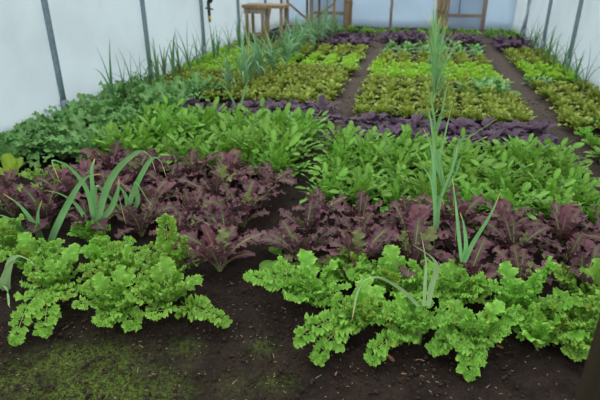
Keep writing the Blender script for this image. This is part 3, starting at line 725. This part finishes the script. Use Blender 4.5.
b7 = P(436,232,2.75); b7[2] = 0
allium('onion', b7, [
    ([(435,228,2.75),(435,205,2.76),(432,182,2.77),(424,168,2.75),(413,162,2.72)], .010),
    ([(437,228,2.75),(440,200,2.77),(452,168,2.8),(458,144,2.85)], .010),
    ([(436,228,2.75),(435,190,2.8),(432,150,2.85),(423,127,2.88)], .012),
    ([(436,228,2.75),(438,200,2.78),(441,196,2.76),(444,205,2.74)], .009)],
    'onion with yellow-tipped bent leaf rising between purple mustards and rocket', 'onion', shank=(0,0,.12))
b8 = P(445,192,3.3); b8[2] = 0
allium('onion', b8, [
    ([(446,188,3.3),(452,168,3.3),(457,145,3.3),(470,136,3.3),(486,126,3.28),(499,117,3.25)], .009),
    ([(444,188,3.3),(436,160,3.32),(433,135,3.35),(428,108,3.38),(419,103,3.36)], .010),
    ([(446,188,3.3),(455,160,3.3),(462,138,3.28),(476,134,3.25)], .009),
    ([(445,188,3.3),(440,160,3.32),(446,130,3.36),(452,105,3.4)], .009),
    ([(445,188,3.3),(441,165,3.28),(438,150,3.26),(448,150,3.22)], .008),
    ([(447,188,3.3),(456,172,3.28),(462,157,3.26),(478,157,3.2)], .008)],
    'tall onion in rocket with a long leaf reaching over the rocket toward the path', 'onion', shank=(0,0,.14))
b9 = P(436,140,4.9); b9[2] = 0
allium('onion', b9, [
    ([(436,136,4.9),(434,115,4.9),(430,95,4.92),(426,80,4.95)], .010),
    ([(436,136,4.9),(442,112,4.9),(446,90,4.92),(450,80,4.92)], .010),
    ([(436,136,4.9),(440,116,4.9),(450,108,4.85),(460,100,4.8)], .009),
    ([(436,136,4.9),(430,118,4.88),(420,110,4.85),(415,116,4.82)], .009)],
    'onion at the back edge of the rocket, in front of the purple strip', 'onion', shank=(0,0,.14))
b10 = P(245,118,5.3); b10[2] = 0
allium('leek', b10, [
    ([(240,116,5.3),(232,98,5.3),(222,84,5.28),(214,88,5.24)], .013),
    ([(240,116,5.3),(244,92,5.32),(250,76,5.35)], .012)],
    'leek leaning out of the rocket below the leek row', 'leek', mat='leek', shank=(0,0,.12))

# --- odd plants
rng = np.random.default_rng(300)
o = empty('ruby_chard', G(14,186), 'small yellow-green chard with red stalk on bare soil near the kale', 'chard')
mf, ms = MB(), MB()
for az, L, a0, a1 in ((2.2,.26,82,70),(1.2,.24,78,40),(3.4,.2,70,30),(5.0,.18,60,20)):
    R5 = rachis(np.zeros(3), basis(az), L, math.radians(a0), math.radians(a1), 16)
    leaf(mf, R5, .05, ell(.68,.36,.06,.5), rng, nv=6, cup=.2, ruf=.12, rf=3)
    tube(ms, R5[1][:10], .006, .003, 6)
obj('leaves', mf.mesh('chard_leaves', M['chard']), o); obj('stalks', ms.mesh('chard_stalks', M['red_stem']), o)
for x, y, s, lab in ((1.02,3.36,.85,'pale green feathery mizuna standing at the purple block edge by right path'),):
    plant('mizuna', purple(310, n=9, mat='frill_pale', stem='curly_stem'), (x,y,0), lab, 'mizuna', None, .4, s)
plant('mizuna', purple(311, n=9, mat='frill_pale', stem='curly_stem'), (-2.45,2.95,0), 'pale green feathery mizuna between the garlic and the kale', 'mizuna', None, 1.4, .8)
plant('mizuna', purple(312, n=9, mat='frill_pale', stem='curly_stem'), (-2.75,3.2,0), 'pale mizuna beside bare soil next to the red-stalked chard', 'mizuna', None, 2.4, .75)
for k, (x, y, lab) in enumerate(((-2.62,2.72,'small greenish-purple mizuna by the frame edge, behind the frame-edge garlic'), (-2.62,3.2,'small greenish-purple mizuna at the outer corner of the purple block'), (-2.85,2.95,'small greenish-purple mizuna cut off by the frame edge below the chard'))):
    plant('mizuna', purple(313+k, n=10, mat='purple' if k != 1 else 'frill_pale'), (x,y,0), lab, 'mizuna', None, k, .75)
plant('pak_choi', rosette(320, 7, .10,.14,.3, ell(.7,.3,.1,.5), ('rocket','rocket'), (70,30), (20,-20), .3, nv=6, cup=.2), (-.62,2.36,0), 'small smooth round-leaved seedling in the path between purple mustards', 'greens', None, 0, 1.0)

for k, (x, y, lab) in enumerate(((-.70,2.66,'small round-leaved seedling on the path edge, farther of two beside the bare gap'), (-.62,2.52,'small round-leaved seedling on the path edge, nearer the curly mustards'))):
    plant('pak_choi', rosette(322+k, 7, .11,.16,.28, ell(.7,.3,.1,.5), ('rocket','rocket'), (70,30), (20,-20), .3, nv=6, cup=.2), (x, y, 0), lab, 'greens', None, k*2, 1.1)
# --- litter on the soil
def chip(px, py, l, w, h, rz, label, mat, name='bark_chip'):
    mb = MB(); g = G(px, py, .012); r = np.random.default_rng(int(px))
    v = []
    for z, k in ((0,1.0),(h,.82)):
        for a in np.linspace(0, 2*pi, 7, endpoint=False):
            q = r.uniform(.75,1.1)*k; v.append((l/2*q*math.cos(a), w/2*q*math.sin(a), z))
    mb.add(v, [tuple(range(7))[::-1], tuple(range(7,14))] + [(i,(i+1)%7,7+(i+1)%7,7+i) for i in range(7)])
    o = obj(name, mb.mesh(name, mat, False)); o.location = tuple(g-np.array((0,0,.012))); o.rotation_euler = (.1,.05,rz)
    o['label'] = label; o['category'] = 'chip' if 'chip' in name else 'stone'
chip(391,357,.05,.017,.012,-.7,'reddish bark chip lying on the soil below the front curly mustards',M['chip'])
chip(375,362,.016,.012,.01,.3,'small white stone lying on the soil left of the bark chip',M['stone'],'pebble')
chip(336,372,.03,.008,.008,1.3,'thin brown bark sliver on the soil below the toothed mustard leaves',M['chip'])
chip(404,372,.03,.007,.006,.1,'thin bark sliver on the soil just beyond the reddish chip',M['chip'])
chip(500,345,.035,.01,.008,-.4,'brown bark chip in the shade under the mustards near the dark upright',M['chip'])
rng = np.random.default_rng(5); ms, mc = MB(), MB()
ico = np.array([(0,0,1),(.89,0,.45),(.28,.85,.45),(-.72,.53,.45),(-.72,-.53,.45),(.28,-.85,.45),(.72,.53,-.45),(-.28,.85,-.45),(-.89,0,-.45),(-.28,-.85,-.45),(.72,-.53,-.45),(0,0,-1)])
icf = [(0,1,2),(0,2,3),(0,3,4),(0,4,5),(0,5,1),(1,6,2),(2,7,3),(3,8,4),(4,9,5),(5,10,1),(1,10,6),(2,6,7),(3,7,8),(4,8,9),(5,9,10),(6,11,7),(7,11,8),(8,11,9),(9,11,10),(10,11,6)]
for k in range(9000):
    if k < 7200: x, y = rng.uniform(-2.2, 1.1), rng.uniform(1.2, 2.4)
    else:
        x = rng.choice((-.83, 1.46, -3.0))+rng.uniform(-.28,.28); y = rng.uniform(2.3, 7)
    s = rng.choice((.003,.004,.005,.008,.012), p=(.3,.3,.25,.12,.03))
    v = ico*s*rng.uniform(.7,1.2,(12,1))*np.array((1,1,.75)) + (x,y,s*.3-.006)
    mc.add(v, icf)
o = obj('soil_crumbs', mc.mesh('soil_crumbs', M['crumb'], False)); o['kind'] = 'stuff'; o['label'] = 'dark crumbs of soil scattered over the ground'; o['category'] = 'soil'
for k in range(700):
    if k < 540: x, y = rng.uniform(-2.1, 1.0), rng.uniform(1.25, 2.3)
    else: x = rng.choice((-.83, 1.46))+rng.uniform(-.2,.2); y = rng.uniform(2.3, 8)
    a = rng.uniform(0,pi); L = rng.choice((.006,.009,.014,.03), p=(.4,.35,.2,.05)); d = np.array((math.cos(a), math.sin(a), rng.uniform(-.1,.1)))
    p = np.array((x,y,.004)); tube(ms, [p-d*L/2, p+d*L*.05+np.array((0,0,.001)), p+d*L/2], .0018, .0013, 4)
o = obj('plant_litter', ms.mesh('plant_litter', M['straw'], False)); o['kind'] = 'stuff'; o['label'] = 'pale bits of straw and dead stalk on the soil'; o['category'] = 'litter'

# ================================================================== LIGHT, SKY, CAMERA
w = bpy.data.worlds.new('World'); SC.world = w; w.use_nodes = True; nt = w.node_tree; nt.nodes.clear()
out = nt.nodes.new('ShaderNodeOutputWorld'); bg = nt.nodes.new('ShaderNodeBackground'); tc = nt.nodes.new('ShaderNodeTexCoord')
sep = nt.nodes.new('ShaderNodeSeparateXYZ'); mr = nt.nodes.new('ShaderNodeMapRange'); mx = nt.nodes.new('ShaderNodeMix'); mx.data_type = 'RGBA'
nt.links.new(tc.outputs['Generated'], sep.inputs[0]); nt.links.new(sep.outputs['Z'], mr.inputs[0])
mr.inputs[1].default_value = 0.0; mr.inputs[2].default_value = 1.0
nt.links.new(mr.outputs[0], mx.inputs[0]); mx.inputs[6].default_value = (1.14,1.17,1.21,1); mx.inputs[7].default_value = (.87,.88,.89,1)
nt.links.new(mx.outputs[2], bg.inputs['Color']); bg.inputs['Strength'].default_value = 1.0
nt.links.new(bg.outputs[0], out.inputs['Surface'])

sun = bpy.data.lights.new('sun_through_cloud','SUN'); sun.energy = 1.0; sun.angle = math.radians(70); sun.color = (1,.98,.95)
so = bpy.data.objects.new('sun_through_cloud', sun); C.objects.link(so); so.rotation_euler = (math.radians(-22), math.radians(-14), 0); so.location = (0,5,6)
cam = bpy.data.cameras.new('Camera'); co = bpy.data.objects.new('Camera', cam); C.objects.link(co)
co.location = (0,0,EYE); co.rotation_euler = (pi/2-PITCH, 0, YAW)
cam.sensor_width = 36; cam.lens = FPX/600*36; cam.clip_start = .05; cam.clip_end = 200
cam.dof.use_dof = True; cam.dof.focus_distance = 2.55; cam.dof.aperture_fstop = 3.0
SC.camera = co
SC.view_settings.view_transform = 'Standard'; SC.view_settings.look = 'None'; SC.view_settings.gamma = 1; SC.view_settings.use_curve_mapping = False
SC.view_settings.exposure = 0.5
SC.cycles.max_bounces = 8; SC.cycles.transmission_bounces = 6; SC.cycles.diffuse_bounces = 4
